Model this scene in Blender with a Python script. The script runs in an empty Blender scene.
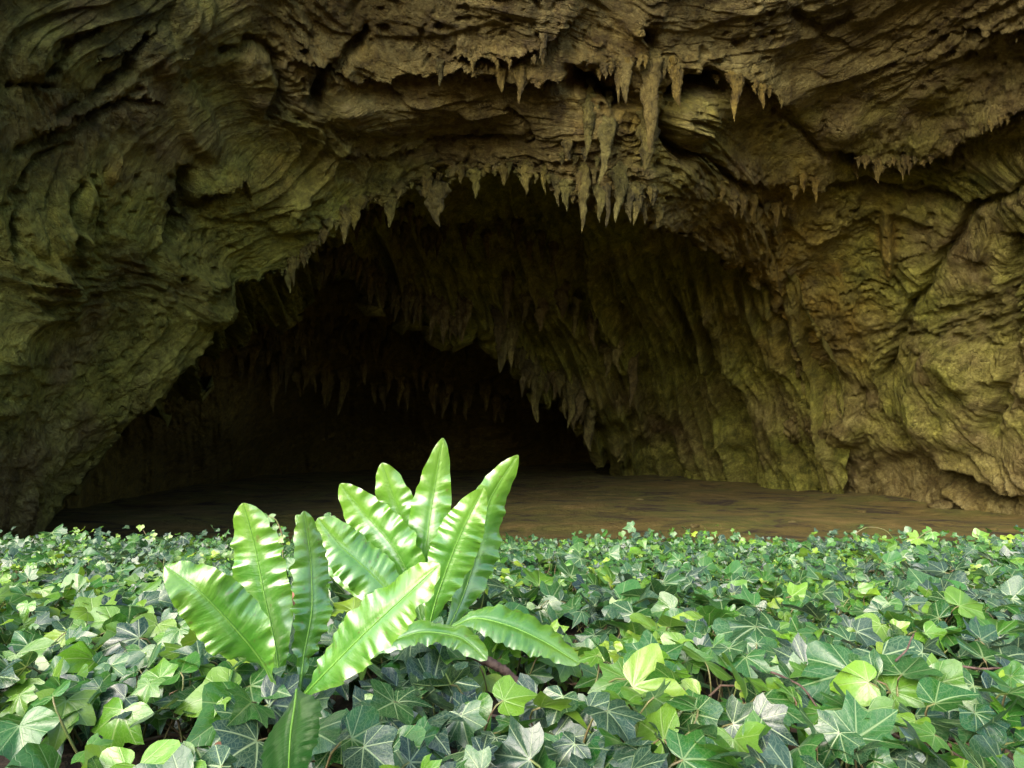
import bpy, math, random
import numpy as np
from mathutils import Vector

random.seed(7)
RNG = np.random.default_rng(11)
SC = bpy.context.scene
COL = SC.collection

# ------------------------------------------------------------------ camera
F = 683.0
TILT = math.atan(66 / F)
CT, ST = math.cos(TILT), math.sin(TILT)
FWD = np.array([0, CT, ST]); UP = np.array([0, -ST, CT]); RIGHT = np.array([1.0, 0, 0])


def at(px, py, d):
    """World point seen at picture position px, py, d metres along the viewing axis."""
    px = np.asarray(px, float); py = np.asarray(py, float); d = np.asarray(d, float)
    X = (px - 512) / F; Y = (384 - py) / F
    return d[..., None] * (FWD + X[..., None] * RIGHT + Y[..., None] * UP)


def to_px(P):
    d = P @ FWD
    return 512 + F * (P @ RIGHT) / d, 384 - F * (P @ UP) / d, d


cam = bpy.data.cameras.new('camera')
cam.sensor_width = 36.0
cam.lens = 36.0 * F / 1024.0
cam.clip_start = 0.02
cam.clip_end = 1000
cam_ob = bpy.data.objects.new('camera', cam)
COL.objects.link(cam_ob)
cam_ob.location = (0, 0, 0)
cam_ob.rotation_euler = (math.pi / 2 + TILT, 0, 0)
SC.camera = cam_ob

# ------------------------------------------------------------------ noise
_perm = RNG.permutation(256)
PERM = np.concatenate([_perm, _perm, _perm]).astype(np.int64)
G3 = np.array([[1, 1, 0], [-1, 1, 0], [1, -1, 0], [-1, -1, 0], [1, 0, 1], [-1, 0, 1], [1, 0, -1], [-1, 0, -1],
               [0, 1, 1], [0, -1, 1], [0, 1, -1], [0, -1, -1], [1, 1, 0], [0, -1, 1], [-1, 1, 0], [0, -1, -1]], float)


def noise(P):
    P = np.asarray(P, float)
    sh = P.shape[:-1]
    P = P.reshape(-1, 3)
    I = np.floor(P).astype(np.int64)
    f = P - I
    I &= 255
    u = f * f * f * (f * (f * 6 - 15) + 10)
    r = 0
    for dx in (0, 1):
        for dy in (0, 1):
            for dz in (0, 1):
                h = PERM[PERM[PERM[I[:, 0] + dx] + I[:, 1] + dy] + I[:, 2] + dz] & 15
                g = G3[h]
                v = g[:, 0] * (f[:, 0] - dx) + g[:, 1] * (f[:, 1] - dy) + g[:, 2] * (f[:, 2] - dz)
                w = (u[:, 0] if dx else 1 - u[:, 0]) * (u[:, 1] if dy else 1 - u[:, 1]) * (u[:, 2] if dz else 1 - u[:, 2])
                r = r + w * v
    return r.reshape(sh)


def fbm(P, octv=3, gain=0.5):
    a, r = 1.0, 0
    for k in range(octv):
        r = r + a * noise(P * 2.03 ** k + 17.3 * k)
        a *= gain
    return r


def sstep(a, b, x):
    t = np.clip((x - a) / (b - a), 0, 1)
    return t * t * (3 - 2 * t)


# ------------------------------------------------------------------ mesh helpers
def tag(o, label=None, cat=None, group=None, kind=None):
    if label: o['label'] = label
    if cat: o['category'] = cat
    if group: o['group'] = group
    if kind: o['kind'] = kind
    return o


def mesh_obj(name, V, Fc, mat, parent=None, smooth=True, uv=None, attrs=None):
    """V (n,3), Fc (m,4) or (m,3) int arrays, or a list of such face arrays."""
    V = np.asarray(V, np.float32)
    fl = Fc if isinstance(Fc, list) else [Fc]
    me = bpy.data.meshes.new(name)
    loops = np.concatenate([np.asarray(f).ravel() for f in fl]).astype(np.int32)
    sizes = np.concatenate([np.full(len(f), np.asarray(f).shape[1]) for f in fl]).astype(np.int32)
    starts = np.concatenate([[0], np.cumsum(sizes)[:-1]]).astype(np.int32)
    me.vertices.add(len(V)); me.vertices.foreach_set('co', V.ravel())
    me.loops.add(len(loops)); me.loops.foreach_set('vertex_index', loops)
    me.polygons.add(len(sizes)); me.polygons.foreach_set('loop_start', starts)
    me.polygons.foreach_set('use_smooth', np.full(len(sizes), smooth))
    if uv is not None:
        l = me.uv_layers.new(name='leaf_uv')
        l.data.foreach_set('uv', np.asarray(uv, np.float32)[loops].ravel())
    for k, a in (attrs or {}).items():
        at_ = me.attributes.new(k, 'FLOAT_COLOR', 'POINT')
        a = np.asarray(a, np.float32)
        if a.shape[1] == 3: a = np.concatenate([a, np.ones((len(a), 1), np.float32)], 1)
        at_.data.foreach_set('color', a.ravel())
    me.update(calc_edges=True)
    me.validate()
    me.materials.append(mat)
    o = bpy.data.objects.new(name, me)
    COL.objects.link(o)
    if parent is not None: o.parent = parent
    return o


def grid_faces(nu, nv, close_v=False):
    i, j = np.meshgrid(np.arange(nu - 1), np.arange(nv if close_v else nv - 1), indexing='ij')
    j2 = (j + 1) % nv
    return np.stack([i * nv + j, (i + 1) * nv + j, (i + 1) * nv + j2, i * nv + j2], -1).reshape(-1, 4)


# ------------------------------------------------------------------ materials
class NT:
    def __init__(s, name):
        s.m = bpy.data.materials.new(name); s.m.use_nodes = True
        s.t = s.m.node_tree; s.t.nodes.clear()
        s.out = s.t.nodes.new('ShaderNodeOutputMaterial')

    def n(s, typ, ins=None, **props):
        nd = s.t.nodes.new('ShaderNode' + typ)
        for k, v in props.items(): setattr(nd, k, v)
        for k, v in (ins or {}).items():
            if hasattr(v, 'bl_rna') and isinstance(v, bpy.types.NodeSocket): s.t.links.new(v, nd.inputs[k])
            else: nd.inputs[k].default_value = v
        return nd

    def math(s, op, a, b=0.0, c=0.0, clamp=False):
        return s.n('Math', {0: a, 1: b, 2: c}, operation=op, use_clamp=clamp).outputs[0]

    def mix(s, fac, a, b, blend='MIX'):
        nd = s.n('Mix', None, data_type='RGBA', blend_type=blend)
        for i, v in ((0, fac), (6, a), (7, b)):
            if isinstance(v, bpy.types.NodeSocket): s.t.links.new(v, nd.inputs[i])
            else: nd.inputs[i].default_value = v
        return nd.outputs[2]

    def noise(s, vec, scale, detail=3.0, rough=0.55, dist=0.0):
        return s.n('TexNoise', {'Vector': vec, 'Scale': scale, 'Detail': detail, 'Roughness': rough, 'Distortion': dist}).outputs[0]

    def rng(s, v, a, b, c=0.0, d=1.0):
        return s.n('MapRange', {0: v, 1: a, 2: b, 3: c, 4: d}).outputs[0]

    def surf(s, sock):
        s.t.links.new(sock, s.out.inputs[0]); return s.m


def c4(r, g, b): return (r, g, b, 1.0)


def rock_material():
    t = NT('cave_limestone')
    pos = t.n('NewGeometry').outputs['Position']
    tint = t.n('SeparateColor', {0: t.n('Attribute', attribute_name='tint').outputs['Color']})
    gr, oc, dk = tint.outputs[0], tint.outputs[1], tint.outputs[2]
    n1 = t.noise(pos, 0.9, 5, 0.6, 0.4)
    n2 = t.noise(pos, 5.0, 6, 0.65, 0.6)
    n3 = t.noise(pos, 24.0, 4, 0.6)
    base = t.mix(t.rng(n1, .35, .68), c4(.165, .122, .034), c4(.225, .182, .058))
    base = t.mix(t.rng(n2, .46, .72, 0, .75), base, c4(.36, .31, .13))
    base = t.mix(t.rng(n2, .50, .30, 0, .85), base, c4(.07, .043, .014))
    g_ = t.mix(t.rng(n2, .35, .65), c4(.135, .15, .018), c4(.38, .385, .065))
    base = t.mix(t.math('MULTIPLY', gr, t.rng(n1, .3, .6, .55, 1.0), clamp=True), base, g_)
    o_ = t.mix(t.rng(n2, .35, .65), c4(.21, .130, .018), c4(.36, .26, .045))
    base = t.mix(t.math('MULTIPLY', oc, t.rng(n2, .3, .6, .6, 1.0), clamp=True), base, o_)
    base = t.mix(t.math('MULTIPLY', dk, t.rng(n2, .35, .6, 1.0, .5), clamp=True), base, c4(.035, .035, .014))
    base = t.mix(t.rng(n3, .62, .40, 0, .55), base, t.mix(1.0, base, c4(.45, .42, .38), 'MULTIPLY'))
    # bump: long wrinkles along the bedding, hairline cracks, grain
    fl = t.n('Attribute', attribute_name='flow').outputs['Vector']
    mp = t.n('Mapping', {'Vector': fl, 'Scale': (1.0, .26, .4)}).outputs[0]
    wr = t.n('TexNoise', {'Vector': mp, 'Scale': 12.0, 'Detail': 6.0, 'Roughness': .70, 'Distortion': .25}).outputs[0]
    mq = t.n('Mapping', {'Vector': fl, 'Scale': (1.0, .42, .6), 'Location': (3, 7, 1)}).outputs[0]
    w2 = t.n('TexNoise', {'Vector': mq, 'Scale': 30.0, 'Detail': 5.0, 'Roughness': .72, 'Distortion': .8}).outputs[0]
    rdg = t.math('ABSOLUTE', t.math('SUBTRACT', wr, .5))
    vor = t.n('TexVoronoi', {'Vector': t.n('VectorMath', {0: mp, 1: t.n('VectorMath', {0: t.n('TexNoise', {'Vector': pos, 'Scale': 3.0, 'Detail': 3.0}).outputs['Color'], 1: (.5, .5, .5)}, operation='MULTIPLY').outputs[0]}, operation='ADD').outputs[0], 'Scale': 2.6}, feature='DISTANCE_TO_EDGE').outputs[0]
    crack = t.math('MULTIPLY', t.rng(vor, .0, .03, 0, 1), .10)
    h = t.math('ADD', t.math('ADD', t.math('MULTIPLY', wr, 1.0), t.math('MULTIPLY', w2, .42)), t.math('MULTIPLY', rdg, -.35))
    h = t.math('ADD', h, t.math('ADD', crack, t.math('MULTIPLY', t.noise(pos, 42.0, 3, .6), .18)))
    bump = t.n('Bump', {'Height': h, 'Strength': 1.0, 'Distance': 0.13}).outputs[0]
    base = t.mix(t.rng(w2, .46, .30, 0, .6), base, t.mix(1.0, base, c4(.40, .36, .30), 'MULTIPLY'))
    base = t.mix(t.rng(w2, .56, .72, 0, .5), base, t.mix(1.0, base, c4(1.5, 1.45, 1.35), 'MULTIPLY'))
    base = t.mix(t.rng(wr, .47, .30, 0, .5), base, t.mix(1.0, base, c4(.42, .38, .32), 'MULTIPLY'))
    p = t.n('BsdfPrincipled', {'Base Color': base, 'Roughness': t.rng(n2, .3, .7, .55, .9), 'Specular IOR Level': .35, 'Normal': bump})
    return t.surf(p.outputs[0])


def sand_material():
    t = NT('cave_floor_sand')
    pos = t.n('NewGeometry').outputs['Position']
    st = t.n('Mapping', {'Vector': pos, 'Scale': (.6, 1.0, 1.0), 'Rotation': (0, 0, -.3)}).outputs[0]
    a = t.noise(st, .8, 6, .62, 1.2)
    b = t.noise(st, 2.2, 7, .7, .8)
    c = t.mix(t.rng(a, .38, .62), c4(.13, .090, .014), c4(.115, .115, .013))
    c = t.mix(t.rng(b, .52, .70), c, c4(.25, .17, .045))
    c = t.mix(t.rng(b, .48, .38), c, c4(.035, .020, .007))
    h = t.math('ADD', t.noise(pos, 7.0, 8, .7), t.math('MULTIPLY', b, 1.2))
    bump = t.n('Bump', {'Height': h, 'Strength': .9, 'Distance': .10}).outputs[0]
    return t.surf(t.n('BsdfPrincipled', {'Base Color': c, 'Roughness': .85, 'Normal': bump}).outputs[0])


def soil_material():
    t = NT('soil')
    pos = t.n('NewGeometry').outputs['Position']
    a = t.noise(pos, 30, 6, .65)
    c = t.mix(t.rng(a, .35, .65), c4(.025, .016, .010), c4(.085, .055, .035))
    bump = t.n('Bump', {'Height': a, 'Strength': 1.0, 'Distance': .01}).outputs[0]
    return t.surf(t.n('BsdfPrincipled', {'Base Color': c, 'Roughness': .9, 'Normal': bump}).outputs[0])


def leaf_bsdf(t, col, trans_col, rough, normal, trans=.3, spec=.5, coat=0.0):
    p = t.n('BsdfPrincipled', {'Base Color': col, 'Roughness': rough, 'Specular IOR Level': spec, 'Normal': normal, 'Coat Weight': coat, 'Coat Roughness': .24, 'Coat IOR': 1.85})
    tr = t.n('BsdfTranslucent', {'Color': trans_col, 'Normal': normal})
    mx = t.n('MixShader', {0: trans, 1: p.outputs[0], 2: tr.outputs[0]})
    return t.surf(mx.outputs[0])


def ivy_material():
    """tint: R age (0 young, 1 old), G random, B paleness of the veins. UV: leaf plane, petiole at the origin, tip at +V."""
    t = NT('ivy_leaf')
    tint = t.n('SeparateColor', {0: t.n('Attribute', attribute_name='tint').outputs['Color']})
    age_shade, rnd, vn = tint.outputs[0], tint.outputs[1], tint.outputs[2]
    uv = t.n('UVMap', uv_map='leaf_uv').outputs[0]
    s = t.n('SeparateXYZ', {0: uv})
    x, y = s.outputs[0], s.outputs[1]
    ax = t.math('ABSOLUTE', x)
    r = t.math('SQRT', t.math('ADD', t.math('MULTIPLY', x, x), t.math('MULTIPLY', y, y)))
    wob = t.noise(uv, 3.0, 2)
    main = None
    fine = None
    for deg, w in ((0, .017), (44, .013), (88, .010), (128, .008)):
        a = math.radians(deg)
        # distance to the ray at that angle from the midrib, and position along it
        dist = t.math('ABSOLUTE', t.math('SUBTRACT', t.math('MULTIPLY', ax, math.cos(a)), t.math('MULTIPLY', y, math.sin(a))))
        along = t.math('ADD', t.math('MULTIPLY', ax, math.sin(a)), t.math('MULTIPLY', y, math.cos(a)))
        wd = t.math('MULTIPLY', t.rng(along, 0, 1.0, 1.3, .35), w)
        ln = t.rng(t.math('DIVIDE', dist, wd), .6, 1.5, 1, 0)
        ln = t.math('MULTIPLY', ln, t.math('GREATER_THAN', along, 0.0))
        main = ln if main is None else t.math('MAXIMUM', main, ln)
        # side veins leaving this rib at about 45 degrees; each spot belongs to its nearest rib
        ph = t.math('ADD', t.math('MULTIPLY', t.math('SUBTRACT', along, t.math('MULTIPLY', dist, 1.2)), 5.5), t.math('ADD', deg * .37, t.math('MULTIPLY', wob, 1.6)))
        tri = t.math('ABSOLUTE', t.math('SUBTRACT', t.math('FRACT', ph), .5))
        sv = t.math('MULTIPLY', t.rng(tri, 0.0, .07, 1, 0), t.math('GREATER_THAN', along, 0.05))
        far = t.math('ADD', dist, t.math('MULTIPLY', t.math('LESS_THAN', along, 0.0), 9.0))
        if fine is None: fine, best = sv, far
        else:
            c = t.math('LESS_THAN', far, best)
            fine = t.math('ADD', t.math('MULTIPLY', sv, c), t.math('MULTIPLY', fine, t.math('SUBTRACT', 1.0, c)))
            best = t.math('MINIMUM', best, far)
    off = t.n('VectorMath', {0: uv, 1: t.n('CombineXYZ', {0: t.math('MULTIPLY', rnd, 37.0), 1: t.math('MULTIPLY', rnd, 91.0)}).outputs[0]}, operation='ADD').outputs[0]
    ret = t.n('TexVoronoi', {'Vector': off, 'Scale': 13.0}, feature='DISTANCE_TO_EDGE').outputs[0]
    ret = t.rng(ret, .0, .10, 1, 0)
    veins = t.math('MAXIMUM', main, t.math('MAXIMUM', t.math('MULTIPLY', fine, .42), t.math('MULTIPLY', ret, .26)))
    blot = t.noise(off, 3.5, 4, .6)
    old = t.mix(t.rng(rnd, 0, 1), c4(.008, .032, .022), c4(.026, .072, .042))
    mid = t.mix(t.rng(rnd, 0, 1), c4(.016, .095, .012), c4(.040, .175, .020))
    yng = t.mix(t.rng(rnd, 0, 1), c4(.11, .31, .018), c4(.32, .46, .035))
    lo = t.mix(t.rng(age_shade, 0, .45), yng, mid)
    col = t.mix(t.rng(age_shade, .45, .9), lo, old)
    col = t.mix(t.rng(blot, .45, .75, 0, .35), col, t.mix(1.0, col, c4(1.5, 1.35, 1.2), 'MULTIPLY'))
    col = t.mix(t.rng(blot, .48, .28, 0, .40), col, t.mix(1.0, col, c4(.6, .65, .6), 'MULTIPLY'))
    vcol = t.mix(age_shade, c4(.36, .52, .16), c4(.30, .40, .22))
    col = t.mix(t.math('MULTIPLY', veins, vn), col, vcol)
    tcol = t.mix(1.0, col, c4(1.9, 1.7, .7), 'MULTIPLY')
    hgt = t.math('SUBTRACT', t.math('MULTIPLY', blot, .7), t.math('MULTIPLY', t.math('MAXIMUM', main, t.math('MULTIPLY', fine, .35)), .5))
    bump = t.n('Bump', {'Height': hgt, 'Strength': .38, 'Distance': .003}).outputs[0]
    return leaf_bsdf(t, col, tcol, t.rng(rnd, 0, 1, .25, .40), bump, .20, .6, .26)


def frond_material():
    """UV: x across (-1..1), y along (0..1). tint R: darker green; full value paints shade into the hanging frond."""
    t = NT('fern_frond')
    tint = t.n('SeparateColor', {0: t.n('Attribute', attribute_name='tint').outputs['Color']})
    s = t.n('SeparateXYZ', {0: t.n('UVMap', uv_map='leaf_uv').outputs[0]})
    x, y = s.outputs[0], s.outputs[1]
    ax = t.math('ABSOLUTE', x)
    ph = t.math('SUBTRACT', t.math('MULTIPLY', y, 46.0), t.math('MULTIPLY', ax, 2.2))
    tv = t.n('CombineXYZ', {0: t.math('MULTIPLY', ph, .9), 1: t.math('MULTIPLY', x, 1.2), 2: t.n('ObjectInfo').outputs['Random']}).outputs[0]
    wv = t.math('MULTIPLY', t.math('SUBTRACT', t.noise(tv, 1.0, 3, .6), .5), 3.0)
    pos = t.n('NewGeometry').outputs['Position']
    n = t.noise(pos, 38, 4, .6)
    n2 = t.noise(pos, 130, 3, .6)
    c = t.mix(t.rng(n, .35, .65), c4(.075, .265, .022), c4(.15, .37, .045))
    c = t.mix(t.rng(y, .60, 1.0, 0, .7), c, c4(.24, .45, .035))
    c = t.mix(t.rng(ax, .70, 1.0, 0, .5), c, c4(.22, .45, .035))
    c = t.mix(t.math('MULTIPLY', t.rng(wv, .1, .8), .25), c, c4(.34, .52, .16))
    c = t.mix(t.rng(n2, .64, .70, 0, .55), c, c4(.16, .15, .04))
    c = t.mix(tint.outputs[0], c, c4(.012, .075, .008))
    hgt = t.math('ADD', t.math('MULTIPLY', wv, .22), t.math('MULTIPLY', n, .9))
    bump = t.n('Bump', {'Height': hgt, 'Strength': .5, 'Distance': .0025}).outputs[0]
    return leaf_bsdf(t, c, t.mix(1.0, c, c4(1.5, 1.5, .6), 'MULTIPLY'), .34, bump, .26, 1.0, 1.0)


def plain_material(name, c, rough=.6, c2=None, scale=60):
    t = NT(name)
    pos = t.n('NewGeometry').outputs['Position']
    n = t.noise(pos, scale, 4, .6)
    col = t.mix(t.rng(n, .35, .65), c4(*c), c4(*(c2 or [v * .6 for v in c])))
    bump = t.n('Bump', {'Height': n, 'Strength': .6, 'Distance': .003}).outputs[0]
    return t.surf(t.n('BsdfPrincipled', {'Base Color': col, 'Roughness': rough, 'Normal': bump}).outputs[0])


ROCK = rock_material(); SAND = sand_material(); SOIL = soil_material()
IVY = ivy_material(); FROND = frond_material()
RIB = plain_material('frond_midrib', (.17, .36, .06), .4, (.13, .30, .04))
STEM = plain_material('ivy_stem', (.13, .085, .055), .7, (.20, .13, .09))
GREENSTEM = plain_material('ivy_petiole', (.16, .22, .06), .5, (.22, .14, .08))
TWIG = plain_material('dry_twig', (.17, .11, .085), .85, (.06, .035, .026), 160)
DEAD = plain_material('dead_leaf', (.30, .12, .08), .7, (.40, .22, .14), 50)

# ------------------------------------------------------------------ rock surfaces
def tps(ctrl):
    c = np.array(ctrl, float); n = len(c)
    P = c[:, :2] / 300.0
    r = np.linalg.norm(P[:, None] - P[None], axis=-1)
    K = np.where(r > 0, r * r * np.log(r + 1e-9), 0) + np.eye(n) * 0.02
    A = np.zeros((n + 3, n + 3)); A[:n, :n] = K
    A[:n, n] = 1; A[:n, n + 1:] = P; A[n, :n] = 1; A[n + 1:, :n] = P.T
    w = np.linalg.solve(A, np.concatenate([c[:, 2], np.zeros(3)]))

    def f(px, py):
        Q = np.stack([px, py], -1) / 300.0
        out = w[n] + Q @ w[n + 1:]
        for k in range(n):
            rr = np.linalg.norm(Q - P[k], axis=-1)
            out = out + w[k] * rr * rr * np.log(rr + 1e-9)
        return out
    return f


def resample(pts, idx):
    """Positions of a polyline at fractional point index idx, corners eased."""
    pts = np.array(pts, float)
    i = np.clip(np.floor(idx).astype(int), 0, len(pts) - 2)
    f = (idx - i)[:, None]
    p0 = pts[np.maximum(i - 1, 0)]; p1 = pts[i]; p2 = pts[i + 1]; p3 = pts[np.minimum(i + 2, len(pts) - 1)]
    m1 = (p2 - p0) * .4; m2 = (p3 - p1) * .4
    f2, f3 = f * f, f * f * f
    return (2 * f3 - 3 * f2 + 1) * p1 + (f3 - 2 * f2 + f) * m1 + (-2 * f3 + 3 * f2) * p2 + (f3 - f2) * m2


def ease(pts, idx):
    """Polyline positions with corners rounded by averaging along the line; never overshoots."""
    pts = np.array(pts, float)
    k = np.arange(len(pts))
    p = np.stack([np.interp(idx, k, pts[:, c]) for c in (0, 1)], -1)
    n = 31
    w = np.hanning(n + 2)[1:-1]; w /= w.sum()
    q = np.concatenate([np.repeat(p[:1], n // 2, 0), p, np.repeat(p[-1:], n // 2, 0)])
    return np.stack([np.convolve(q[:, c], w, 'valid') for c in (0, 1)], -1)


def seg_dist(px, py, pts):
    """Distance to a polyline, signed: positive on the left when walking along it with y down -> 'above' for left-to-right."""
    best = np.full(px.shape, 1e9); sg = np.zeros(px.shape)
    pts = np.array(pts, float)
    for a, b in zip(pts[:-1], pts[1:]):
        ab = b - a
        t = np.clip(((px - a[0]) * ab[0] + (py - a[1]) * ab[1]) / (ab @ ab), 0, 1)
        dx = px - a[0] - t * ab[0]; dy = py - a[1] - t * ab[1]
        d = np.hypot(dx, dy)
        cr = ab[1] * dx - ab[0] * dy
        m = d < best
        best = np.where(m, d, best); sg = np.where(m, np.sign(cr), sg)
    return best, sg


def normals(P):
    du = np.gradient(P, axis=0); dv = np.gradient(P, axis=1)
    n = np.cross(du, dv)
    n /= np.linalg.norm(n, axis=-1, keepdims=True) + 1e-9
    return n


def strata(F_, freq, warp, seed, smooth=.0):
    """Layered flakes with a sharp lower edge every 1/freq metres across the flow; F_ = (across, along, depth)."""
    Q = F_ * np.array([1.0, .24, .4])
    s = F_[..., 0] * freq + warp * fbm(Q * freq * .36 + seed, 3, .5) + .22 * noise(Q * freq * 1.3 + seed * 2)
    f = s - np.floor(s)
    lay = np.floor(s)
    amp = .25 + 1.5 * np.clip(noise(np.stack([lay * 7.7 + seed, F_[..., 1] * .55 * freq ** .5 + lay * 3.1, F_[..., 2] * .5], -1)) + .22, 0, 1)
    return (1 - f) ** 1.4 * sstep(0, .10, f) * amp


def flow_field(P, px, py, regions):
    """Coordinates across and along the rock's bedding, turning smoothly from region to region."""
    A = B = W = 0
    for n, w, c in regions:
        n = np.array(n, float); n /= np.linalg.norm(n)
        wt = w(px, py) ** 1.5 + 1e-4
        R = P - at(c[0], c[1], c[2])
        A = A + wt * (R @ n + 1.7 * c[0] * .0)
        B = B + wt * (R[..., 0] * n[2] - R[..., 2] * n[0])
        W = W + wt
    return np.stack([A / W, B / W, P[..., 1]], -1)


def gauss(px, py, cx, cy, sx, sy):
    return np.exp(-((px - cx) / sx) ** 2 - ((py - cy) / sy) ** 2)


def rock_relief(P, px, py, regions, k=1.0):
    """Outward relief in metres and the flow coordinates: lumps, bedding, long ridges and patches of pits."""
    d = .26 * fbm(P * .42 + 3.1, 3) + .12 * fbm(P * 1.2 + 9.2, 2)
    Fl = flow_field(P, px, py, regions)
    rough = .35 + 1.5 * np.clip(fbm(P * .75 + 21, 2) + .22, 0, 1)
    d += k * (.12 * strata(Fl, 1.2, 1.5, 5.5) + rough * (.115 * strata(Fl, 2.9, 1.4, 1.7) + .105 * strata(Fl, 5.6, 1.3, 8.8) + .075 * strata(Fl, 10.0, 1.3, 3.3) + .034 * strata(Fl, 18.0, 1.2, 6.1)))
    Q = Fl * np.array([1.0, .22, .4])
    d += k * .055 * (1 - 2 * np.abs(noise(Q * 4.2 + 4))) * rough
    d += k * .036 * (1 - 2 * np.abs(noise(Q * 10.0 + 14))) * rough
    crag = np.clip(fbm(P * .95 + 33, 2) + .30, 0, 1)          # patches of broken, pitted rock
    d += k * crag * (.075 * (1 - 2 * np.abs(noise(P * np.array([3.6, 3.6, 2.6]) + 2))) + .050 * (1 - 2 * np.abs(noise(P * np.array([8.0, 8.0, 5.5]) + 7))) + .030 * noise(P * 15.0))
    d += .014 * fbm(P * 9.0, 2, .5)
    pit = np.clip(noise(P * 10.0 + 60) - .20, 0, 1)
    d -= .24 * pit * np.clip(fbm(P * .8 + 70, 2) * 2 + .15, 0, 1)
    return d, Fl


OUT_REG = [
    ((-1, 0, .35), lambda x, y: gauss(x, y, 50, 190, 120, 120), (50, 190, 6)),
    ((-.72, 0, .70), lambda x, y: gauss(x, y, 110, 420, 170, 130), (110, 420, 7.5)),
    ((-.42, 0, .90), lambda x, y: gauss(x, y, 270, 200, 120, 90), (270, 200, 7.8)),
    ((-.62, 0, .78), lambda x, y: gauss(x, y, 150, 40, 130, 90), (150, 40, 6.3)),
    ((.10, 0, 1), lambda x, y: gauss(x, y, 470, 70, 200, 120), (470, 70, 7.2)),
    ((-.20, 0, 1), lambda x, y: gauss(x, y, 880, 80, 220, 120), (880, 80, 7.8)),
    ((.50, 0, .86), lambda x, y: gauss(x, y, 760, 190, 90, 70), (760, 190, 9.3)),
    ((1, 0, .35), lambda x, y: gauss(x, y, 780, 280, 60, 80), (780, 280, 10.8)),
    ((.30, 0, 1), lambda x, y: gauss(x, y, 900, 250, 120, 70), (900, 250, 10.5)),
    ((.93, 0, .45), lambda x, y: gauss(x, y, 930, 430, 170, 120), (930, 430, 11)),
]
IN_REG = [
    ((.90, .2, .42), lambda x, y: gauss(x, y, 660, 380, 220, 200), (660, 380, 14)),
    ((.35, .2, 1), lambda x, y: gauss(x, y, 450, 220, 150, 80), (450, 220, 11.5)),
    ((1, 0, .05), lambda x, y: gauss(x, y, 300, 400, 250, 150), (300, 400, 15)),
]

ARCH = [(20, 650), (35, 545), (92, 480), (140, 412), (192, 370), (217, 326), (243, 288), (288, 272), (328, 226), (365, 206),
        (445, 178), (515, 168), (560, 186), (600, 206), (640, 196), (665, 222), (710, 248), (745, 273), (775, 298),
        (795, 345), (803, 395), (792, 430), (784, 480), (784, 560)]
MID = [(-50, 700), (-50, 600), (-50, 490), (-50, 370), (-50, 265), (-50, 180), (-50, 90), (-50, 10), (-20, -50), (130, -50),
       (300, -50), (450, -50), (540, -50), (630, -50), (730, -50), (830, -50), (950, -50), (1074, -30), (1074, 110),
       (1074, 250), (1074, 360), (1074, 440), (1074, 540), (1074, 640)]
OUTER = [(-560, 800), (-560, 640), (-560, 480), (-560, 330), (-560, 200), (-560, 80), (-560, -60), (-560, -200), (-450, -460),
         (-150, -460), (150, -460), (420, -460), (600, -460), (760, -460), (900, -460), (1050, -460), (1350, -460), (1560, -420),
         (1560, -50), (1560, 200), (1560, 350), (1560, 450), (1560, 580), (1560, 740)]
D_OUT = tps([(30, 545, 7.4), (90, 480, 8.0), (190, 370, 8.0), (100, 380, 7.2), (0, 300, 5.9), (0, 0, 5.3), (0, 520, 6.2), (-300, 300, 4.2), (-300, 560, 4.6),
             (-300, 0, 4.0), (240, 290, 8.2), (290, 270, 8.3), (365, 205, 8.4), (500, 170, 8.3), (600, 205, 8.0), (650, 205, 8.2),
             (745, 273, 10.6), (803, 395, 13.0), (784, 480, 15.0), (784, 560, 15.2), (900, 300, 10.9), (1024, 300, 9.2),
             (1000, 513, 10.6), (900, 503, 12.3), (860, 400, 12.3), (1024, 0, 6.6), (512, 0, 6.6), (700, 60, 7.4), (800, 200, 9.6), (250, 120, 7.0), (120, 200, 6.4),
             (512, -300, 5.3), (1400, 300, 6.4), (1400, 600, 7.5), (1024, -300, 5.4), (0, -300, 4.6), (1400, -300, 5.0)])

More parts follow.
